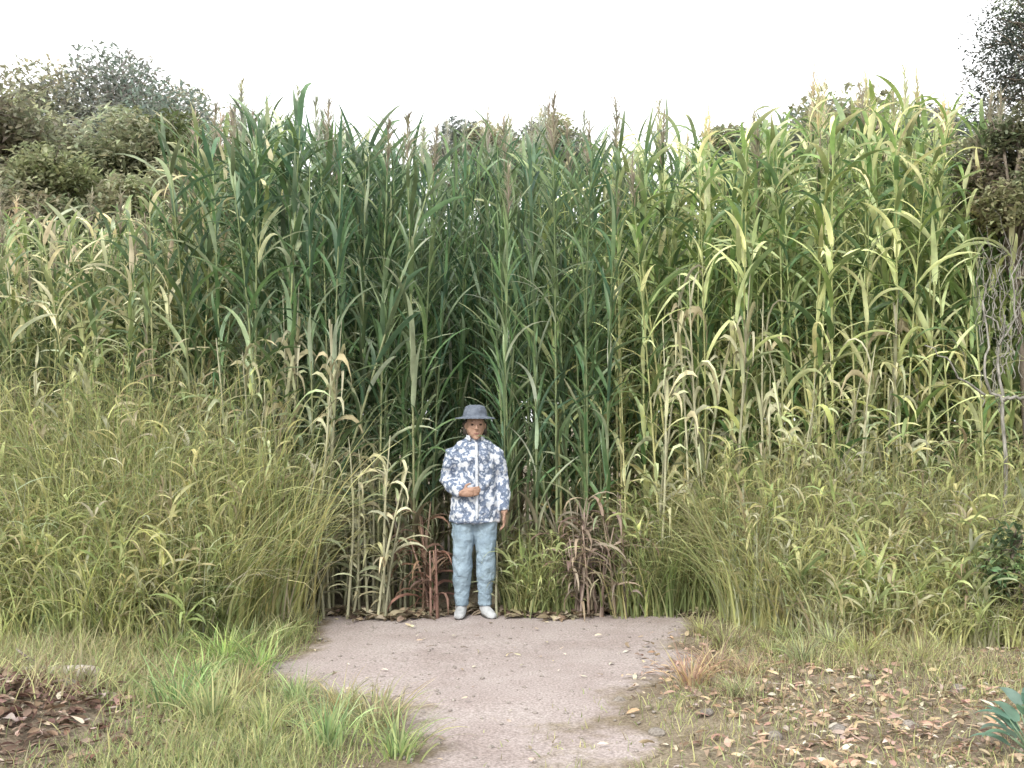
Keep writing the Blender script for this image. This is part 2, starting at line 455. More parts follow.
def zone_of(px):
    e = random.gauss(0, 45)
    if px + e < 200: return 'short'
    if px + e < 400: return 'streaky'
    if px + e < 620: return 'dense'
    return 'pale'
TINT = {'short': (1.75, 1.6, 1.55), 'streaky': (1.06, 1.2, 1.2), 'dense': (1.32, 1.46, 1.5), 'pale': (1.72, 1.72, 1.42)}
vis = sorted([r for r in reeds if -20 < r[2] < 1044], key=lambda r: r[1])
single = set(id(r) for r in vis[:300])
masses = {}
protos = {}
for r in reeds:
    x, Y, px = r
    z = zone_of(px)
    vs_ = VARIANTS['pale' if z == 'short' else z]
    k = random.randrange(len(vs_))
    ms, ml, mp = vs_[k]
    ht = gz(top_row(px) + random.gauss(0, 11) + (random.random() < .3) * random.uniform(0, 60), Y)
    s = ht / 4.0 / 1.03
    if mp is not None: s *= .985
    wide = min(s, 1.05) * random.uniform(.9, 1.15)
    tv = random.uniform(.78, 1.22)
    t = TINT[z]
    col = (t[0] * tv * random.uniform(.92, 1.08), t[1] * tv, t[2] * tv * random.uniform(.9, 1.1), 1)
    rz = random.uniform(0, 6.28)
    loc = (x, Y, float(ground_h(x, Y)) - .02)
    if id(r) in single:
        root = empty('giant_reed', loc, rz); tl = .035 if random.random() > .07 else .14
        root.rotation_euler = (random.gauss(0, tl), random.gauss(0, tl), rz); root.scale = (wide, wide, s)
        lab, grp = ZONES[z]
        tag(root, lab, 'reed', grp)
        for nm, me in (('stem', ms), ('foliage', ml), ('plume', mp)):
            if me is None: continue
            key = (me.name)
            if key in protos:
                c = protos[key].copy(); link(c, root)
            else:
                c = link(bpy.data.objects.new(nm, me), root); protos[key] = c
            c.color = col if nm != 'plume' else (1, 1, 1, 1)
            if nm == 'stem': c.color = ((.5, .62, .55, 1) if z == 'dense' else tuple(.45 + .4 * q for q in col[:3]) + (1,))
    else:
        masses.setdefault(1, []).append((ms, ml, mp, loc, rz, wide, s, col))

# the rest of the reed bed, too many to count: one object
def mesh_np(me):
    v = np.empty(len(me.vertices) * 3); me.vertices.foreach_get('co', v)
    li = np.empty(len(me.loops), np.int32); me.loops.foreach_get('vertex_index', li)
    lt = np.empty(len(me.polygons), np.int32); me.polygons.foreach_get('loop_total', lt)
    c = np.empty(len(me.vertices) * 4); me.color_attributes['tint'].data.foreach_get('color', c)
    nq = int((lt == 4).sum()) * 4
    return v.reshape(-1, 3), li[:nq].reshape(-1, 4), li[nq:].reshape(-1, 3), c.reshape(-1, 4)[:, :3]
cache = {}
acc = Acc()
for ms, ml, mp, loc, rz, wd, s, col in masses[1]:
    for me in (ms, ml, mp):
        if me is None: continue
        if me.name not in cache: cache[me.name] = mesh_np(me)
        v, q, t, c = cache[me.name]
        cs, sn = math.cos(rz), math.sin(rz)
        w2 = np.stack([(v[:, 0] * cs - v[:, 1] * sn) * wd, (v[:, 0] * sn + v[:, 1] * cs) * wd, v[:, 2] * s], -1) + np.array(loc)
        acc.add(w2, q, t, np.clip(c * np.array(col[:3]), 0, .9))
tag(acc.obj('reed_bed', M_LEAF), 'dense mass of tall green reeds filling the back of the clearing', 'reeds', kind='stuff')

# ------------------------------------------------------------------ grasses
def scatter(n, xr, yr, keep=None):
    x = U(*xr, n); y = U(*yr, n)
    if keep is not None:
        m = keep(x, y); x, y = x[m], y[m]
    return x, y
def blades(acc, x, y, L, W, col, segs=4, th=(60, 88), droop=(20, 90), tipmix=.25, tipcol=(.42, .40, .24), clump=None):
    n = len(x)
    z = ground_h(x, y) - .01
    az = U(0, 6.28, n)
    tip = col * .95
    m = rng.random(n) < tipmix
    tip[m] = jit(tipcol, int(m.sum()), .2)
    strips(acc, np.stack([x, y, z], -1), az, L, W, np.radians(U(*th, n)), np.radians(U(*droop, n)), segs, col, tip,
           curl=rng.normal(0, .4, n), twist=rng.normal(0, .8, n), fold=.25, shape='blade', flat=True)

def mixcol(n, cols, p, amt=.25):
    k = rng.choice(len(cols), n, p=p)
    return np.clip(np.asarray(cols)[k] * U(1 - amt, 1 + amt, (n, 1)) * U(.92, 1.08, (n, 3)), .01, .8)

# tall soft grass banks on both sides
def bank(name, label, xr, yr, keep, hfun, n, cols, p, tuft=14):
    a = Acc()
    cx, cy = scatter(n, xr, yr, keep)
    m = len(cx)
    # leafy weeds and young reed shoots with broader leaves among the blades
    wx, wy = scatter(n // 2, xr, yr, keep); q = len(wx); wh = hfun(wx, wy) * U(.8, 1.25, q)
    K = 5; tt = np.linspace(0, 1, K); sp = np.stack([wx[:, None] + rng.normal(0, .1, (q, 1)) * tt ** 2, wy[:, None] + rng.normal(0, .1, (q, 1)) * tt ** 2, ground_h(wx, wy)[:, None] + wh[:, None] * tt], -1)
    tubes(a, sp, np.linspace(.005, .002, K)[None].repeat(q, 0), 4, mixcol(q, [GY, GG, GT], [.4, .4, .2]), cap=False)
    per = 8; ii = np.repeat(np.arange(q), per); f = U(.2, 1, q * per)
    bs = np.stack([np.array([np.interp(f[j], tt, sp[ii[j], :, d]) for j in range(q * per)]) for d in range(3)], -1)
    wc = mixcol(q, [GY, GG, GP, GT], [.4, .3, .18, .12], .2)
    strips(a, bs, U(0, 6.28, q * per), U(.12, .34, q * per), U(.014, .032, q * per), np.radians(U(30, 80, q * per)), np.radians(U(40, 130, q * per)), 5,
           np.clip(wc[ii] * U(.8, 1.25, (q * per, 1)), .01, .8), curl=rng.normal(0, .5, q * per), twist=rng.normal(0, 1, q * per))
    ox = np.repeat(cx, tuft) + rng.normal(0, .06, m * tuft); oy = np.repeat(cy, tuft) + rng.normal(0, .06, m * tuft)
    hh = np.repeat(hfun(cx, cy) * U(.7, 1.2, m), tuft) * U(.55, 1.1, m * tuft)
    ccol = np.clip(mixcol(m, cols, p, .25) * (.62 + .8 * fbm(cx * 1.6, cy * 1.6, 8))[:, None] * 1.05, .01, .8)
    col = np.clip(np.repeat(ccol, tuft, 0) * U(.8, 1.2, (m * tuft, 1)), .01, .8)
    blades(a, ox, oy, hh * 1.15, U(.007, .019, m * tuft), col, 6, (68, 89), (15, 110), .3)
    return tag(a.obj(name, M_GRASS), label, 'grass', kind='stuff')

GY = (.53, .53, .26); GG = (.33, .38, .17); GD = (.2, .25, .115); GT = (.38, .34, .21); GB = (.26, .205, .13); GP = (.47, .47, .32)
def left_edge(y): return gx(np.interp(y, [4, 6, 7.2, 8, 9], [60, 100, 170, 260, 300]), y)
def right_edge(y): return gx(np.interp(y, [4, 6, 7.2, 8, 9], [1080, 1010, 850, 740, 690]), y)
bank('tall_grass', 'tall soft yellow green grass on the left bank',
     (-6.5, -1.2), (7.3, 9.6), lambda x, y: (x < left_edge(y) + (fbm(x * 2, y * 2, 4) - .47) * .8),
     lambda x, y: np.clip(.35 + (y - 7.2) * .85, .3, 1.55) * (.75 + .5 * fbm(x * 1.3, y * 1.3, 6)) + np.clip(-1.8 - x, 0, 1) * .15, 3300,
     [GY, GG, GD, GP], [.52, .28, .1, .1])
bank('tall_grass', 'tall yellow green and straw grass on the right bank',
     (1.1, 6.5), (7.4, 9.5), lambda x, y: (x > right_edge(y) + (fbm(x * 2, y * 2, 5) - .47) * .8),
     lambda x, y: np.clip(.25 + (y - 7.3) * .65, .22, 1.25) * (.75 + .5 * fbm(x * 1.3, y * 1.3, 7)), 3000,
     [GY, GG, GT, GP], [.52, .14, .2, .14])
# grass at the foot of the reeds, right behind the person and towards the right
bank('foot_grass', 'low olive grass along the foot of the reeds', (.0, 1.9), (8.75, 9.3), lambda x, y: (x < .44) | (x > .84) | (y > 9.15),
     lambda x, y: .4 + .5 * vnoise(x * 2.5, y, 3), 420, [GG, GD, GY, (.21, .22, .09)], [.35, .2, .2, .25], 12)

# short grass: green on the left of the path, drier on the right
def short(name, label, n, xr, yr, dens, hl, cols, p, w=(.004, .009)):
    a = Acc()
    x, y = scatter(n, xr, yr, dens)
    k = len(x)
    blades(a, x, y, U(*hl, k) * (.6 + .9 * fbm(x * 2.2, y * 2.2, 12)), U(*w, k), mixcol(k, cols, p), 3, (45, 88), (10, 80), .25)
    return tag(a.obj(name, M_GRASS), label, 'grass', kind='stuff')
def dens_left(x, y):
    pr = np.clip((path_dist(x, y) + .04) * 3.5, 0, 1) * np.clip(.4 + 2.2 * (fbm(x * 1.3, y * 1.3, 31) - .25), .15, 1)
    bare = np.exp(-((x + 2.6) / .85) ** 2 - ((y - 5.2) / .85) ** 2)          # bare bank of earth
    return (rng.random(len(x)) < pr * (1 - .97 * np.clip(bare * 1.7, 0, 1))) & (x < path_mid(y))
def dens_right(x, y):
    pr = np.clip((path_dist(x, y) + .02) * 2.0, 0, 1) * np.clip(.05 + 1.9 * (fbm(x * 1.3, y * 1.3, 37) - .25), .05, 1)
    pr = pr * np.clip((y - 4.9) / 1.6, .34, 1)
    return (rng.random(len(x)) < pr) & (x > path_mid(y))
short('short_grass', 'short fresh green grass spreading over the left of the path', 170000, (-4.8, .2), (3.2, 9.0), dens_left, (.05, .15), [GG, GY, GD, GT], [.46, .28, .14, .12])
short('dry_grass', 'short dry olive grass on the right of the path', 110000, (-.2, 5.2), (3.2, 9.0), dens_right, (.04, .15), [GY, GT, GB, GG], [.3, .32, .18, .2])
def dens_pr(x, y):
    return rng.random(len(x)) < np.exp(-((x - .62) / .38) ** 2 - ((y - 5.0) / .75) ** 2) * np.clip(2.4 * (fbm(x * 2.5, y * 2.5, 51) - .3), 0, 1)
short('sparse_grass', 'sparse low green grass at the right edge of the path near the camera', 16000, (-.2, 2), (3.5, 7), dens_pr, (.03, .09), [GG, GY, GT], [.5, .3, .2])
# straw coloured grass creeping over the left bank's foot
def dens_lb(x, y):
    b = np.exp(-((x + 3.0) / 1.1) ** 2 - ((y - 6.5) / .9) ** 2)
    return rng.random(len(x)) < b
short('straw_grass', 'straw and olive grass at the foot of the left bank', 16000, (-5, -1.5), (5.2, 8), dens_lb, (.1, .3), [GT, GB, GY, GG], [.36, .2, .28, .16], (.005, .011))

# leaf litter and grit
def litter(name, label, n, xr, yr, dens, size, cols, p, mat=M_DRY):
    a = Acc(); x, y = scatter(n, xr, yr, dens); k = len(x)
    z = ground_h(x, y) + U(.01, .03, k)
    L = U(*size, k)
    strips(a, np.stack([x, y, z], -1), U(0, 6.28, k), L, L * U(.2, .5, k), np.radians(U(-5, 30, k)), np.radians(U(0, 60, k)), 4,
           mixcol(k, cols, p, .3), curl=rng.normal(0, .8, k), twist=rng.normal(0, 1.0, k), fold=.3)
    return tag(a.obj(name, mat), label, 'leaf litter', kind='stuff')
def d_lr(x, y):
    b = np.clip((x - .55) * 1.4, 0, 1) * np.clip((8.1 - y) / 2.4, 0, 1) * np.clip(.15 + 2.2 * (fbm(x * 2, y * 2, 41) - .25), .1, 1)
    return rng.random(len(x)) < b
LB = [(.38, .26, .185), (.42, .33, .22), (.48, .42, .34), (.2, .145, .105), (.40, .27, .215)]
litter('leaf_litter', 'brown and pinkish dead leaves strewn on the lower right', 17000, (.3, 5), (3.5, 8.1), d_lr, (.015, .085), LB, [.26, .26, .2, .14, .14])
def d_ll(x, y):
    return rng.random(len(x)) < np.exp(-((x + 2.7) / .8) ** 2 - ((y - 5.3) / .8) ** 2)
litter('leaf_litter', 'dark brown dead leaves on the bare earth bank at lower left', 22000, (-5, -1), (3.8, 7.2), d_ll, (.03, .10), [(.16, .10, .075), (.24, .165, .125), (.42, .35, .29), (.10, .06, .045)], [.36, .3, .14, .2])
def d_edge(x, y):
    return rng.random(len(x)) < np.exp(-((y - 8.86 + .12 * np.sin(x * 5)) / .1) ** 2)
litter('reed_litter', 'broken dry reed leaves lying along the foot of the reeds', 9000, (-2.2, 2.2), (8.4, 9.2), d_edge, (.03, .16), [(.34, .29, .2), (.22, .175, .12), (.15, .115, .08), (.42, .38, .27)], [.3, .3, .25, .15])
def d_path(x, y):
    return (path_dist(x, y) < .1) & (rng.random(len(x)) < .5)
litter('reed_litter', 'pale bits of dry reed scattered on the path', 500, (-2.5, 2.5), (4, 9), d_path, (.02, .07), [(.5, .45, .34), (.42, .35, .26), (.24, .19, .14)], [.45, .35, .2])

def pebble_geo(a, c, r, col, flat=.6):
    n1, n2 = 5, 7
    V = []
    ph = random.uniform(0, 6.28); e = random.uniform(.7, 1.3)
    k1, k2, k3 = [random.uniform(0, 6.28) for _ in range(3)]
    for i in range(n1 + 1):
        t = math.pi * i / n1
        for j in range(n2):
            p = 2 * math.pi * j / n2
            rr = r * (1 + .16 * math.sin(2 * p + k1) * math.sin(t) + .12 * math.sin(3 * t + k2) + .1 * math.cos(3 * p + k3))
            x, y, z = rr * math.sin(t) * math.cos(p) * e, rr * math.sin(t) * math.sin(p) / e, rr * math.cos(t) * flat
            V.append((c[0] + x * math.cos(ph) - y * math.sin(ph), c[1] + x * math.sin(ph) + y * math.cos(ph), c[2] + z))
    idx = np.arange((n1 + 1) * n2).reshape(n1 + 1, n2)
    nx = np.roll(idx, -1, 1)
    Q = np.stack([idx[:-1], idx[1:], nx[1:], nx[:-1]], -1).reshape(-1, 4)
    a.add(V, Q=Q, C=col)
a = Acc()
x, y = scatter(2600, (-2.2, 3.2), (4.2, 9), lambda x, y: (path_dist(x, y) < .25) & (rng.random(len(x)) < .45))
for i in range(len(x)):
    r = .004 + .012 * random.random() ** 3
    pebble_geo(a, (x[i], y[i], float(ground_h(x[i], y[i])) + .006 + r * .2), r, (1, 1, 1))
tag(a.obj('gravel', M_GRIT), 'small pale grit and pebbles on the path', 'gravel', kind='stuff')
STONES = [(618, 700, .035), (742, 655, .04), (650, 652, .035), (705, 722, .045), (655, 735, .05), (868, 690, .04), (835, 742, .06), (772, 748, .05), (905, 735, .05), (955, 700, .05), (30, 690, .06), (72, 716, .07), (14, 720, .05)]
SL = ['small pale stone on the path just right of centre', 'pale stone in dry grass at the right path edge', 'small stone on the right edge of the clearing',
      'pale pinkish stone in the lower right litter', 'flat grey stone at the right edge of the path near the camera', 'stone half hidden in dry grass on the right',
      'largest pale stone among the dead leaves at lower right', 'pale stone between leaf litter and path', 'brownish stone among the leaves below the right bank', 'stone close to the blue green plant',
      'stone on the bare bank in the lower left corner', 'largest stone on the bare bank at lower left', 'leftmost small stone by the picture edge']
for (px, py, r), lab in zip(STONES, SL):
    Y = CAM_Z * FPX / (py - HORIZON); X = gx(px, Y)
    a = Acc(); pebble_geo(a, (0, 0, r * .12), r, (1, 1, 1), .62)
    o = a.obj('stone', M_STONE); o.location = (X, Y, float(ground_h(X, Y)))
    m = o.modifiers.new('sub', 'SUBSURF'); m.levels = 1; m.render_levels = 2
    tag(o, lab, 'stone', 'stones on the ground')

# tufts one can tell apart along the path's edges
def tuft_mesh(seed, cols, p, h):
    global rng
    keep = rng; rng = np.random.default_rng(seed)
    a = Acc(); n = 90
    r = np.abs(rng.normal(0, .06, n)); t = U(0, 6.28, n)
    col = mixcol(n, cols, p); tip = col.copy(); m = rng.random(n) < .3; tip[m] = jit((.46, .42, .26), int(m.sum()), .2)
    strips(a, np.stack([r * np.cos(t), r * np.sin(t), np.full(n, -.01)], -1), t + rng.normal(0, .4, n), h * U(.5, 1.15, n), U(.006, .011, n),
           np.radians(U(55, 86, n)), np.radians(U(25, 100, n)), 6, col, tip, curl=rng.normal(0, .4, n), twist=rng.normal(0, .8, n), fold=.25, shape='blade')
    rng = keep
    return a.mesh('grass_tuft', M_GRASS)
TG = [tuft_mesh(300 + i, [GG, GY, GD], [.5, .35, .15], .28) for i in range(4)]
TD = [tuft_mesh(320 + i, [GY, GT, GB], [.4, .38, .22], .3) for i in range(4)]
def tufts(spots, meshes, label, group, s=(.8, 1.3)):
    for px, py in spots:
        Y = CAM_Z * FPX / (py - HORIZON); X = gx(px, Y)
        o = link(bpy.data.objects.new('grass_tuft', random.choice(meshes)))
        o.location = (X, Y, float(ground_h(X, Y))); o.rotation_euler = (0, 0, random.uniform(0, 6.28))
        k = random.uniform(*s); o.scale = (k, k, k * random.uniform(.85, 1.2))
        o.color = tuple(random.uniform(.85, 1.15) for _ in range(3)) + (1,)
        tag(o, label, 'grass tuft', group)
tufts([(300, 628), (285, 640), (250, 650), (262, 668), (226, 664), (200, 690), (240, 700), (300, 704), (345, 712), (380, 725), (400, 750), (330, 745), (270, 740), (215, 735), (180, 720), (170, 660)],
      TG, 'green grass tuft on the left side of the path', 'green tufts left of the path')
tufts([(700, 636), (725, 650), (712, 672), (745, 684), (770, 662), (800, 676), (790, 648), (830, 658), (858, 668), (690, 690), (735, 705), (880, 650), (915, 672), (940, 650)],
      TD, 'straw tinged grass tuft on the right side of the path', 'straw tufts right of the path', (.6, 1.1))

# ------------------------------------------------------------------ dry brown canes beside the person
def cane_clump(name, label, px0, px1, Y, n, h, col, leafcol, cat):
    root = empty(name, (gx((px0 + px1) / 2, Y), Y, 0))
    cx = gx((px0 + px1) / 2, Y)
    x = np.array([gx(random.uniform(px0, px1), Y) for _ in range(n)]) - cx; y = U(-.12, .2, n)
    K = 5; t = np.linspace(0, 1, K); hh = U(*h, n)
    dx = rng.normal(0, .1, n); dy = rng.normal(0, .06, n)
    P = np.stack([x[:, None] + dx[:, None] * t ** 1.5 * hh[:, None], y[:, None] + dy[:, None] * t * hh[:, None], t[None] * hh[:, None] - .01], -1)
    a = Acc(); tubes(a, P, np.linspace(.013, .006, K)[None].repeat(n, 0), 6, jit(col, n, .4))
    a.obj('stem', M_STEM, root)
    k = n * 5; i = rng.integers(0, n, k); tt = U(.15, 1, k)
    B = np.stack([np.array([np.interp(tt[q], t, P[i[q], :, d]) for q in range(k)]) for d in range(3)], -1)
    b = Acc(); c = jit(leafcol, k, .4)
    strips(b, B, U(0, 6.28, k), U(.25, .5, k), U(.02, .035, k), np.radians(U(20, 70, k)), np.radians(U(90, 170, k)), 6, c, curl=rng.normal(0, .6, k), twist=rng.normal(0, 1.4, k))
    b.obj('foliage', M_DRY, root)
    return tag(root, label, cat)
cane_clump('dry_canes', 'reddish brown dry canes just left of the person', 422, 442, 8.8, 11, (.5, .95), (.19, .115, .085), (.205, .13, .095), 'dry canes')
cane_clump('dry_canes', 'brown withered canes in the reeds right of the person', 566, 626, 8.82, 34, (.4, 1.0), (.2, .155, .12), (.24, .19, .145), 'dry canes')
# pale bare canes at the foot of the dark reeds, each its own
pm = []
for i in range(4):
    a = Acc(); K = 6; t = np.linspace(0, 1, K)
    P = np.stack([.09 * t ** 2 * np.sin(2.5 * t + i), .09 * t ** 2 * (i - 1.5), t * 1.0], -1)
    cc = np.stack([np.array((.37, .36, .25)) * (1 - .2 * q) for q in t])
    tubes(a, P[None], np.array([[.012, .011, .0105, .009, .007, .003]]), 7, cc[None])
    m_ = a.mesh('bare_cane', M_STEM)
    b = Acc(); n = 11; tt = U(.25, .98, n)
    B = np.stack([np.interp(tt, t, P[:, d]) for d in range(3)], -1)
    strips(b, B, U(0, 6.28, n), U(.2, .4, n), .028, np.radians(U(30, 80, n)), np.radians(U(80, 160, n)), 6, jit((.45, .44, .29), n, .25), twist=rng.normal(0, 1.2, n), curl=rng.normal(0, .5, n))
    pm.append((m_, b.mesh('foliage', M_DRY)))
def bare_cane(px, Y, h, label, group, lean=0.0):
    me, lf = random.choice(pm)
    X = gx(px, Y)
    o = link(bpy.data.objects.new('bare_cane', me)); o.location = (X, Y, float(ground_h(X, Y)) - .02)
    o.rotation_euler = (random.gauss(0, .08), lean + random.gauss(0, .09), random.uniform(0, 6.28)); o.scale = (1, 1, h)
    c = link(bpy.data.objects.new('foliage', lf), o)
    v = random.uniform(.55, 1.15); o.color = (v, v, v * .95, 1); c.color = o.color
    tag(o, label, 'cane', group)
for i in range(26):
    bare_cane(random.uniform(300, 412), random.uniform(8.66, 9.2), random.uniform(.5, 1.5), 'pale bare cane at the foot of the dark reeds left of the person', 'pale canes left of the person')
for i in range(20):
    bare_cane(random.uniform(205, 330), random.uniform(8.85, 9.1), random.uniform(1.6, 2.7), 'tall pale cane rising out of the grass left of the dark reeds', 'tall pale canes on the left')
for i in range(24):
    bare_cane(random.uniform(640, 940), random.uniform(8.85, 9.1), random.uniform(1.2, 2.9), 'straw pale cane among the yellow green reeds on the right', 'straw pale canes on the right')
bare_cane(497, 8.72, .62, 'short pale cane standing upright beside the trouser leg of the person', None, .03)

# ------------------------------------------------------------------ trees and shrubs
def tree(name, label, cat, loc, height, rad, crown_z, crown_h, leafcols, p, n_leaf, leaf=.12, trunk_r=.16, n_limb=9, lumps=26, gap=.25, seed=1, group=None, bark=M_BARK, wl=.5):
    global rng
    keep = rng; rng = np.random.default_rng(seed); rd = random.Random(seed)
    root = empty(name, loc)
    tb = Acc()
    K = 8; t = np.linspace(0, 1, K)
    bend = rng.normal(0, .04, 2) * height
    T = np.stack([bend[0] * t ** 2, bend[1] * t ** 2, t * height * .88 - .15], -1)
    tubes(tb, T[None], (trunk_r * (1 - .85 * t) * (1 + .5 * np.exp(-t * 18)))[None], 9)
    # lumps of the crown
    cent = []
    for i in range(lumps):
        while True:
            q = rng.normal(0, 1, 3); q /= np.linalg.norm(q)
            if q[2] > -.55: break
        k = rng.uniform(.55, 1.0) if i else .2
        cent.append(np.array([q[0] * rad * .8 * k, q[1] * rad * .8 * k, crown_z + q[2] * crown_h * .8 * k]))
    cent = np.array(cent)
    P = []; RR = []
    for c in cent:
        tz = np.clip((c[2] - .45 * np.hypot(c[0], c[1]) - .3) / (height * .88), .12, .9)
        s0 = np.array([np.interp(tz, t, T[:, d]) for d in range(3)])
        u = np.linspace(0, 1, 6)[:, None]
        mid = s0 + (c - s0) * u + np.array([0, 0, 1]) * (np.sin(u * np.pi) * .12 * np.linalg.norm(c - s0)) + rng.normal(0, .03, (6, 3)) * rad * .4 * np.sin(u * np.pi)
        P.append(mid); RR.append(np.linspace(trunk_r * .32, .012, 6))
        for _ in range(4):
            e = c + np.clip(rng.normal(0, 1, 3), -1.2, 1.2) * rad * .17
            st = mid[rng.integers(3, 6)]
            P.append(st + (e - st) * u + rng.normal(0, .02, (6, 3)) * u); RR.append(np.linspace(.016, .004, 6))
    tubes(tb, np.array(P), np.array(RR), 5)
    tb.obj('trunk', bark, root)
    lr = rad * U(.22, .42, lumps)
    w_ = lr ** 2; k = rng.choice(lumps, n_leaf, p=w_ / w_.sum())
    q = rng.normal(0, 1, (n_leaf, 3)); q /= np.linalg.norm(q, axis=1, keepdims=True)
    q *= (rng.random(n_leaf) ** .45)[:, None]
    q[:, 2] *= crown_h / rad * .9 if crown_h < rad else 1
    B = cent[k] + q * lr[k][:, None]
    # gaps
    g = vnoise(B[:, 0] * 2.2 / (rad / 2.5) + B[:, 2] * .9, B[:, 1] * 2.2 / (rad / 2.5) + B[:, 2] * 1.3, seed % 7) > gap
    B = B[g]; k = k[g]; n = len(B)
    lumpc = mixcol(lumps, leafcols, p, .28)
    col = np.clip(lumpc[k] * U(.75, 1.25, (n, 1)) * U(.93, 1.07, (n, 3)), .01, .7)
    cb = Acc()
    strips(cb, B, U(0, 6.28, n), leaf * U(.6, 1.3, n), leaf * wl * U(.7, 1.2, n), np.radians(U(-30, 60, n)), np.radians(U(0, 70, n)), 2, col, twist=rng.normal(0, 1, n), fold=.25)
    cb.obj('crown', M_TREE, root)
    rng = keep
    return tag(root, label, cat, group)

GREY = (.27, .295, .25); OLV = (.38, .37, .245); OL2 = (.29, .30, .19); BR = (.34, .305, .235)
Y = 22
tree('broadleaf_tree', 'tall grey green round-topped tree behind the reeds at upper left', 'tree', (gx(100, Y), Y, 0), gz(55, Y), 3.0, gz(178, Y), 2.75,
     [GREY, (.23, .265, .22), OLV], [.5, .3, .2], 36000, .14, .2, seed=3, lumps=42, gap=.18)
Y = 14
tree('olive_shrub', 'olive brown shrub in front of the round-topped tree', 'shrub', (gx(25, Y), Y, 0), gz(108, Y), 1.9, gz(205, Y), 1.5, [OLV, OL2, BR], [.4, .3, .3], 22000, .12, .1, seed=5, lumps=34, gap=.2)
tree('olive_shrub', 'olive green shrub between the round-topped tree and the tall reeds', 'shrub', (gx(150, 14.5), 14.5, 0), gz(112, Y), 1.35, gz(195, Y), 1.35, [OLV, OL2, (.15, .18, .085)], [.35, .25, .4], 18000, .11, .1, seed=6, lumps=30, gap=.2)
tree('olive_shrub', 'olive shrub at the left picture edge behind the bank', 'shrub', (gx(-130, 13.5), 13.5, 0), gz(160, Y), 1.7, gz(250, Y), 1.4, [OLV, OL2, BR], [.4, .3, .3], 14000, .12, .1, seed=16, lumps=26, gap=.2)
Y = 12.9
tree('olive_shrub', 'low olive shrub just behind the straw speckled reeds at far left', 'shrub', (gx(60, Y), Y, 0), gz(165, Y), 1.25, gz(235, Y), .95, [OLV, OL2, (.33, .35, .2)], [.4, .3, .3], 15000, .1, .08, seed=21, lumps=28, gap=.12)
tree('olive_shrub', 'low pale olive shrub behind the reeds beside the tall dark reeds', 'shrub', (gx(165, Y), Y, 0), gz(160, Y), .85, gz(225, Y), .85, [OLV, (.36, .37, .22)], [.5, .5], 10000, .1, .08, seed=22, lumps=22, gap=.12)
Y = 17
tree('grey_bush', 'grey brown bush showing over the reeds above the person', 'bush', (gx(480, Y), Y, 0), gz(125, Y), 1.0, gz(165, Y), .75, [GREY, BR, OLV], [.5, .2, .3], 9000, .1, .09, seed=8, lumps=22, gap=.3)
tree('grey_bush', 'dull green bush showing over the reeds right of centre', 'bush', (gx(548, 16), 16, 0), gz(130, Y), .8, gz(165, 16), .7, [OL2, GREY, OLV], [.4, .3, .3], 8000, .1, .09, seed=9, lumps=18, gap=.3)
Y = 19
tree('far_tree', 'broad grey tree behind the yellow green reeds on the right', 'tree', (gx(870, Y), Y, 0), gz(100, Y), 2.3, gz(165, Y), 1.25, [GREY, OLV, BR], [.5, .25, .25], 20000, .15, .15, seed=12, lumps=34, gap=.22)
tree('far_tree', 'low grey green tree behind the reeds in the right half', 'tree', (gx(745, 20), 20, 0), gz(130, 20), 1.3, gz(175, 20), 1.0, [GREY, OL2], [.6, .4], 9000, .15, .13, seed=13, lumps=22, gap=.25)
Y = 12.5
tree('corner_tree', 'dark tree with thin open branches rising out of the upper right corner', 'tree', (gx(1062, Y), Y, 0), gz(-60, Y), 1.25, gz(75, Y), 1.5, [(.07, .085, .07), GREY, OL2], [.5, .3, .2], 20000, .06, .13, seed=14, lumps=40, gap=.34)
Y = 9.15
tree('olive_shrub', 'tall dull olive shrub under the corner tree at the right edge', 'shrub', (gx(1030, Y), Y, 0), gz(110, Y), .72, gz(205, Y), 1.0, [(.25, .25, .15), (.2, .215, .13), (.22, .2, .15)], [.4, .35, .25], 17000, .07, .05, seed=15, lumps=30, gap=.12)
# leafy thicket close behind the reed bed
for i, px in enumerate(range(-160, 1260, 100)):
    Yt = 14.2 + .5 * math.sin(i * 2.3)
    tree('thicket_bush', 'leafy green bush in the thicket right behind the reed bed', 'bush', (gx(px, Yt), Yt, 0), gz((140 if px > 200 else 190) + 10 * math.sin(i * 1.7), Yt), 1.2, 2.6, 2.35,
         [(.25, .31, .2), (.2, .26, .17)], [.5, .5], 16000, .13, .06, seed=40 + i, lumps=44, gap=.08, group='bushes behind the reed bed')
# green shrub low at the right edge and the blue green plant in the lower right corner
Y = 7.6
tree('green_shrub', 'small dark green shrub at the right edge below the dead branches', 'shrub', (gx(1012, Y), Y, 0), .85, .33, .5, .38, [(.13, .19, .09), (.24, .31, .15)], [.5, .5], 1900, .07, .015, seed=18, lumps=16, gap=.4)

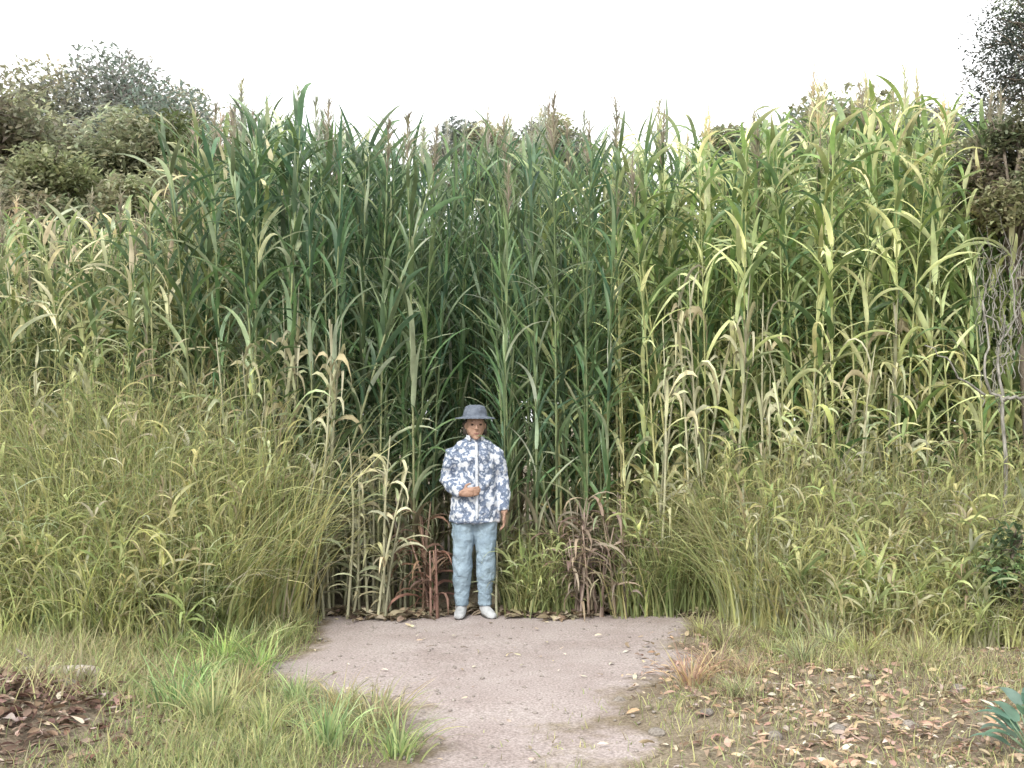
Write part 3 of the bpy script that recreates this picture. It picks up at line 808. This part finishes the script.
def broad_plant(px, py, label):
    Y = CAM_Z * FPX / (py - HORIZON); X = gx(px, Y)
    root = empty('broadleaf_plant', (X, Y, float(ground_h(X, Y))))
    n = 26; a = Acc(); t = U(0, 6.28, n); hh = U(.05, .3, n)
    P = np.stack([np.zeros((n, 4)), np.zeros((n, 4)), np.zeros((n, 4))], -1)
    u = np.linspace(0, 1, 4)
    P[:, :, 0] = np.cos(t)[:, None] * .09 * u ** 1.5; P[:, :, 1] = np.sin(t)[:, None] * .09 * u ** 1.5; P[:, :, 2] = hh[:, None] * u
    tubes(a, P, np.linspace(.005, .003, 4)[None].repeat(n, 0), 5, (.14, .2, .12)); a.obj('stem', M_STEM, root)
    b = Acc(); strips(b, P[:, -1], t, U(.12, .2, n), U(.05, .075, n), np.radians(U(20, 60, n)), np.radians(U(40, 90, n)), 7, jit((.15, .25, .19), n, .25), curl=rng.normal(0, .2, n), fold=.3)
    b.obj('foliage', M_LEAF, root)
    return tag(root, label, 'plant')
broad_plant(1026, 772, 'blue green broad-leaved plant in the lower right corner')

# dead pale branches at the right edge
def dead_branches():
    Y = 8.6
    pts = lambda L: [np.array((gx(px, Y + dy), Y + dy, gz(py, Y + dy))) for px, py, dy in L]
    root = empty('dead_branch', (gx(1005, Y), Y, 0)); o = np.array(root.location)
    def curve(L, r0, r1, name, sides=7):
        p = np.array(pts(L)) - o; K = 12
        s = np.linspace(0, len(p) - 1, K)
        P = np.stack([np.interp(s, range(len(p)), p[:, d]) for d in range(3)], -1)
        P[1:-1] += rng.normal(0, .012, (K - 2, 3))
        a = Acc(); tubes(a, P[None], np.linspace(r0, r1, K)[None], sides); return a.obj(name, M_DEAD, root)
    curve([(1003, 640, 0), (1004, 500, 0), (1002, 402, 0), (998, 360, .1), (1006, 315, .2)], .019, .008, 'trunk')
    curve([(1003, 400, 0), (1030, 396, -.1), (1075, 386, -.2)], .018, .008, 'branch')
    curve([(1003, 403, 0), (985, 380, 0), (990, 345, .05), (984, 300, .1)], .014, .006, 'branch')
    curve([(985, 395, 0), (968, 385, -.05), (948, 360, -.1), (925, 345, -.1)], .011, .004, 'branch')
    curve([(1000, 345, .1), (1018, 320, .1), (1014, 280, .1), (1024, 250, .15)], .010, .005, 'branch')
    curve([(1000, 330, .1), (985, 310, .1), (992, 270, .15), (984, 245, .15)], .008, .004, 'branch')
    for k in range(46):
        px = random.uniform(978, 1040); py = random.uniform(270, 420)
        curve([(px, py, .1), (px + random.uniform(-14, 14), py - 30, .1), (px + random.uniform(-30, 30), py - random.uniform(45, 75), .12)], .0045, .0012, 'twig', 4)
    tag(root, 'pale grey dead branches standing at the right edge', 'dead branch')
dead_branches()

# broken old log on the bare bank, lower left
def old_log():
    Y = CAM_Z * FPX / (678 - HORIZON) - .55; X = gx(58, Y)
    root = empty('fallen_log', (X, Y, float(ground_h(X, Y)) + .03), .12)
    a = Acc(); K = 10; t = np.linspace(0, 1, K)
    P = np.stack([(t - .5) * .5, .02 * np.sin(4 * t), .015 * np.sin(3 * t)], -1)
    tubes(a, P[None], (.04 * (1 + .12 * np.sin(9 * t)) * np.where((t < .03) | (t > .97), .75, 1))[None], 10)
    a.obj('trunk', M_LOG, root)
    b = Acc(); P = np.array([[(-.05, 0, .02), (-.1, -.05, .09), (-.13, -.09, .13), (-.17, -.1, .17)]]); tubes(b, P, [[.015, .012, .009, .005]], 6)
    b.obj('branch', M_LOG, root)
    tag(root, 'short weathered log lying on the bare earth at lower left', 'log')
old_log()

# ------------------------------------------------------------------ the person
def loft(rings, sides=14):
    """closed tube from rings of (centre, rx, ry, axis-x vector, axis-y vector)"""
    V = []; a = np.linspace(0, 2 * np.pi, sides, endpoint=False)
    for c, rx, ry, ux, uy in rings:
        V.append(np.array(c)[None] + np.cos(a)[:, None] * rx * np.array(ux)[None] + np.sin(a)[:, None] * ry * np.array(uy)[None])
    n = len(rings); idx = np.arange(n * sides).reshape(n, sides); nx = np.roll(idx, -1, 1)
    Q = np.stack([idx[:-1], nx[:-1], nx[1:], idx[1:]], -1).reshape(-1, 4)
    V = np.concatenate(V); V = np.concatenate([V, [np.array(rings[0][0])], [np.array(rings[-1][0])]])
    b, e = n * sides, n * sides + 1
    T = np.concatenate([np.stack([np.full(sides, b), nx[0], idx[0]], -1), np.stack([np.full(sides, e), idx[-1], nx[-1]], -1)])
    return V, Q, T
def vert(rings, sides=18):        # horizontal rings: (z, cx, cy, rx, ry)
    return loft([((cx, cy, z), rx, ry, (1, 0, 0), (0, 1, 0)) for z, cx, cy, rx, ry in rings], sides)
def limb(pts, rad, sides=12):
    p = np.array(pts, float); out = []
    for i in range(len(p)):
        d = p[min(i + 1, len(p) - 1)] - p[max(i - 1, 0)]; d /= np.linalg.norm(d)
        ref = np.array((0, 1., 0)) if abs(d[1]) < .8 else np.array((1., 0, 0))
        u = np.cross(d, ref); u /= np.linalg.norm(u); v = np.cross(d, u)
        out.append((p[i], rad[i], rad[i], u, v))
    return loft(out, sides)
def ball(c, r, n=10):
    t = np.linspace(.12, np.pi - .12, n)
    return vert([(c[2] - r[2] * math.cos(q), c[0], c[1], r[0] * math.sin(q), r[1] * math.sin(q)) for q in t], 16)
def fuse(name, parts, mat, parent, voxel=.008, smooth=3, folds=0.0, fsize=.09):
    a = Acc()
    for V, Q, T in parts: a.add(V, Q, T)
    me = a.mesh(name, mat)
    o = bpy.data.objects.new(name, me); COL.objects.link(o)
    m = o.modifiers.new('r', 'REMESH'); m.mode = 'VOXEL'; m.voxel_size = voxel; m.use_smooth_shade = True
    s = o.modifiers.new('s', 'SMOOTH'); s.factor = .5; s.iterations = smooth
    if folds:
        tx = bpy.data.textures.new('folds', 'CLOUDS'); tx.noise_scale = fsize; tx.noise_depth = 2
        dm = o.modifiers.new('d', 'DISPLACE'); dm.texture = tx; dm.strength = folds; dm.mid_level = .5
    dg = bpy.context.evaluated_depsgraph_get()
    nm = bpy.data.meshes.new_from_object(o.evaluated_get(dg)); nm.name = name
    o.modifiers.clear(); o.data = nm
    nm.materials.clear(); nm.materials.append(mat)
    for q in nm.polygons: q.use_smooth = True
    o.parent = parent
    return o

def person():
    Y = 8.78; X = gx(475, Y)
    root = empty('person', (X, Y, float(ground_h(X, Y)) + .006), R(8))
    sh_r, el_r, wr_r = (-.162, .0, 1.335), (-.222, .04, 1.07), (-.12, -.16, .985)      # bent across the waist
    sh_l, el_l, wr_l = (.162, .0, 1.335), (.222, .025, 1.07), (.228, -.06, .83)       # hangs
    hp_r, kn_r, an_r = (-.085, 0, .86), (-.10, -.015, .47), (-.105, .02, .075)
    hp_l, kn_l, an_l = (.085, 0, .86), (.085, -.03, .47), (.085, .0, .075)
    mix = lambda a, b, t: tuple(a[i] + (b[i] - a[i]) * t for i in range(3))
    def arm(s, e, w, k=1.0, add=0.0):
        return limb([(s[0] * .8, s[1], s[2] - .03), (s[0] * 1.06, s[1], s[2] - .055), mix(s, e, .5), e, mix(e, w, .35), w, mix(e, w, 1.05)], [.042 * k + add * .5, .050 * k + add, .048 * k + add, .041 * k + add, .043 * k + add, .029 * k + add, .027 * k + add])
    def leg(h, kn, an, k=1.0, add=0.0):
        return limb([mix(h, kn, -.05), mix(h, kn, .15), mix(h, kn, .6), kn, mix(kn, an, .3), mix(kn, an, .75), an], [.066 * k + add, .078 * k + add, .068 * k + add, .056 * k + add, .058 * k + add, .041 * k + add, .036 * k + add])
    def hand(w, d, side, up, curl=.5):
        """palm, four unequal bent fingers and a thumb; d = pointing direction, side = towards the thumb"""
        w, d, side = np.array(w), np.array(d, float), np.array(side, float)
        d /= np.linalg.norm(d); side -= d * side.dot(d); side /= np.linalg.norm(side)
        nrm = np.array(up, float); nrm -= d * nrm.dot(d); nrm -= side * nrm.dot(side); nrm /= np.linalg.norm(nrm)
        out = [loft([(w - d * .01, .026, .018, side, nrm), (w + d * .03, .036, .015, side, nrm), (w + d * .085, .040, .013, side, nrm), (w + d * .095, .036, .010, side, nrm)])]
        for i, (o, L) in enumerate([(.029, .072), (.010, .080), (-.009, .074), (-.028, .058)]):
            b = w + d * .082 + side * o
            a1, a2, a3 = curl * .5, curl * 1.2, curl * 1.8
            p1 = b + (d * math.cos(a1) + nrm * math.sin(a1)) * L * .45
            p2 = p1 + (d * math.cos(a2) + nrm * math.sin(a2)) * L * .32
            p3 = p2 + (d * math.cos(a3) + nrm * math.sin(a3)) * L * .26
            out.append(limb([b - d * .02, p1, p2, p3], [.0092, .0088, .008, .0062], 8))
        b = w + d * .022 + side * .03
        p1 = b + (d * .6 + side * .75 + nrm * .25) * .035; p2 = p1 + (d * .9 + side * .25 + nrm * .3) * .03
        out.append(limb([b - side * .015, p1, p2, p2 + d * .012], [.013, .0115, .0095, .007], 8))
        return out
    hd = (.0, -.02, 1.515)
    head = [ball(hd, (.075, .095, .115)), ball((0, -.055, 1.455), (.052, .055, .055)),
            limb([(0, .01, 1.34), (0, .005, 1.42), (0, -.01, 1.48)], [.062, .052, .052]),
            limb([(0, -.112, 1.53), (0, -.122, 1.505), (0, -.132, 1.487), (0, -.112, 1.48)], [.008, .011, .014, .010], 8),
            ball((-.076, -.012, 1.512), (.012, .02, .03)), ball((.076, -.012, 1.512), (.012, .02, .03)),
            limb([(-.05, -.098, 1.537), (-.02, -.112, 1.541)], [.008, .009], 8), limb([(.05, -.098, 1.537), (.02, -.112, 1.541)], [.008, .009], 8),
            ball((0, -.088, 1.416), (.024, .02, .018))]
    torso = vert([(.80, 0, 0, .12, .09), (.88, 0, 0, .145, .10), (1.02, 0, 0, .12, .085), (1.15, 0, 0, .13, .09), (1.26, 0, .0, .145, .088), (1.31, 0, .008, .14, .07), (1.345, 0, .01, .10, .058), (1.395, 0, .01, .07, .06)])
    body = head + [torso, arm(sh_r, el_r, wr_r), arm(sh_l, el_l, wr_l), leg(hp_r, kn_r, an_r), leg(hp_l, kn_l, an_l)]
    body += hand(wr_r, np.array((.13, -.06, .02)), (0, -.1, 1), (.2, 1, 0), .6)
    body += hand(wr_l, (.0, -.12, -1), (0, -1, 0), (-1, 0, 0), .55)
    fuse('person_body', body, M_SKIN, root, .0062, 2)
    shirt = [vert([(.745, 0, .0, .205, .152), (.80, 0, 0, .203, .15), (.90, 0, 0, .19, .142), (1.0, 0, 0, .168, .13), (1.1, 0, 0, .163, .13), (1.25, 0, 0, .175, .125), (1.31, 0, .005, .185, .11), (1.348, 0, .008, .168, .098), (1.38, 0, .01, .13, .086), (1.40, 0, .01, .092, .074), (1.43, 0, .005, .07, .068)]),
             arm(sh_r, el_r, mix(el_r, wr_r, .93), 1.15, .012), arm(sh_l, el_l, mix(el_l, wr_l, .93), 1.15, .012)]
    fuse('shirt', shirt, M_SHIRT, root, .008, 3, .034, .10)
    col = [loft([((sx * .012, -.068, 1.425), .004, .02, (1, 0, 0), (0, 0, 1)), ((sx * .045, -.075, 1.41), .006, .024, (1, 0, 0), (0, 0, 1)), ((sx * .072, -.03, 1.42), .007, .022, (.6, 1, 0), (0, 0, 1)), ((sx * .06, .03, 1.43), .007, .02, (0, 1, 0), (0, 0, 1))], 10) for sx in (-1, 1)]
    fuse('button_strip', [limb([(0, -.083, 1.38), (0, -.124, 1.30), (0, -.140, 1.12), (0, -.148, .9), (0, -.154, .78)], [.012, .013, .013, .013, .012], 8)], M_COLLAR, root, .006, 1)
    fuse('collar', col, M_COLLAR, root, .005, 1)
    tr = [vert([(.74, 0, 0, .12, .095), (.84, 0, 0, .158, .118), (.93, 0, 0, .13, .10)]), leg(hp_r, kn_r, mix(kn_r, an_r, .97), 1.1, .014), leg(hp_l, kn_l, mix(kn_l, an_l, .97), 1.1, .014)]
    fuse('trousers', tr, M_TROUSER, root, .008, 3, .028, .08)
    for an, s in ((an_r, -1), (an_l, 1)):
        x, y, _ = an
        dx = s * .02
        shoe = [loft([((x + dx * 0, y + .065, .035), .034, .034, (1, 0, 0), (0, 0, 1)), ((x, y + .0, .05), .042, .05, (1, 0, 0), (0, 0, 1)), ((x + dx, y - .09, .036), .047, .035, (1, 0, 0), (0, 0, 1)),
                      ((x + dx * 1.6, y - .155, .025), .041, .025, (1, 0, 0), (0, 0, 1)), ((x + dx * 1.8, y - .178, .022), .02, .014, (1, 0, 0), (0, 0, 1))]),
                limb([(x, y + .015, .05), (x, y + .015, .10)], [.047, .046])]
        sho = fuse('shoe', shoe, M_SHOE, root, .007, 2)
        sol = [limb([(x + dx * .1, y + .075, .008), (x, y, .008), (x + dx, y - .09, .008), (x + dx * 1.8, y - .16, .008)], [.034, .038, .046, .034], 12)]
        so_ = fuse('sole', [(np.stack([v[:, 0], v[:, 1], np.clip((v[:, 2] - .008) * .22 + .006, -.004, .018)], -1), q, t) for v, q, t in sol], M_SOLE, sho, .005, 1)
    hair = [ball((0, .012, 1.535), (.084, .092, .10)), limb([(-.074, .0, 1.54), (-.073, .012, 1.44)], [.027, .024]), limb([(.074, .0, 1.54), (.073, .012, 1.44)], [.027, .024]), ball((0, .05, 1.47), (.066, .045, .07))]
    fuse('hair', hair, M_HAIR, root, .007, 2)
    hat = [vert([(1.566, 0, -.012, .165, .175), (1.575, 0, -.012, .16, .17), (1.585, 0, -.012, .10, .118), (1.63, 0, -.012, .092, .108), (1.665, 0, -.01, .078, .09), (1.678, 0, -.01, .045, .055)], 24)]
    fuse('hat', hat, M_HAT, root, .006, 3)
    for s in (-1, 1):
        fuse('eye', [ball((s * .033, -.106, 1.52), (.012, .007, .0065))], M_EYE, root, .002, 1)
    fuse('mouth', [ball((0, -.108, 1.449), (.021, .005, .0045))], M_LIP, root, .002, 1)
    tag(root, 'person in slate hat, blue and white shirt and pale trousers standing before the reeds', 'person')
person()
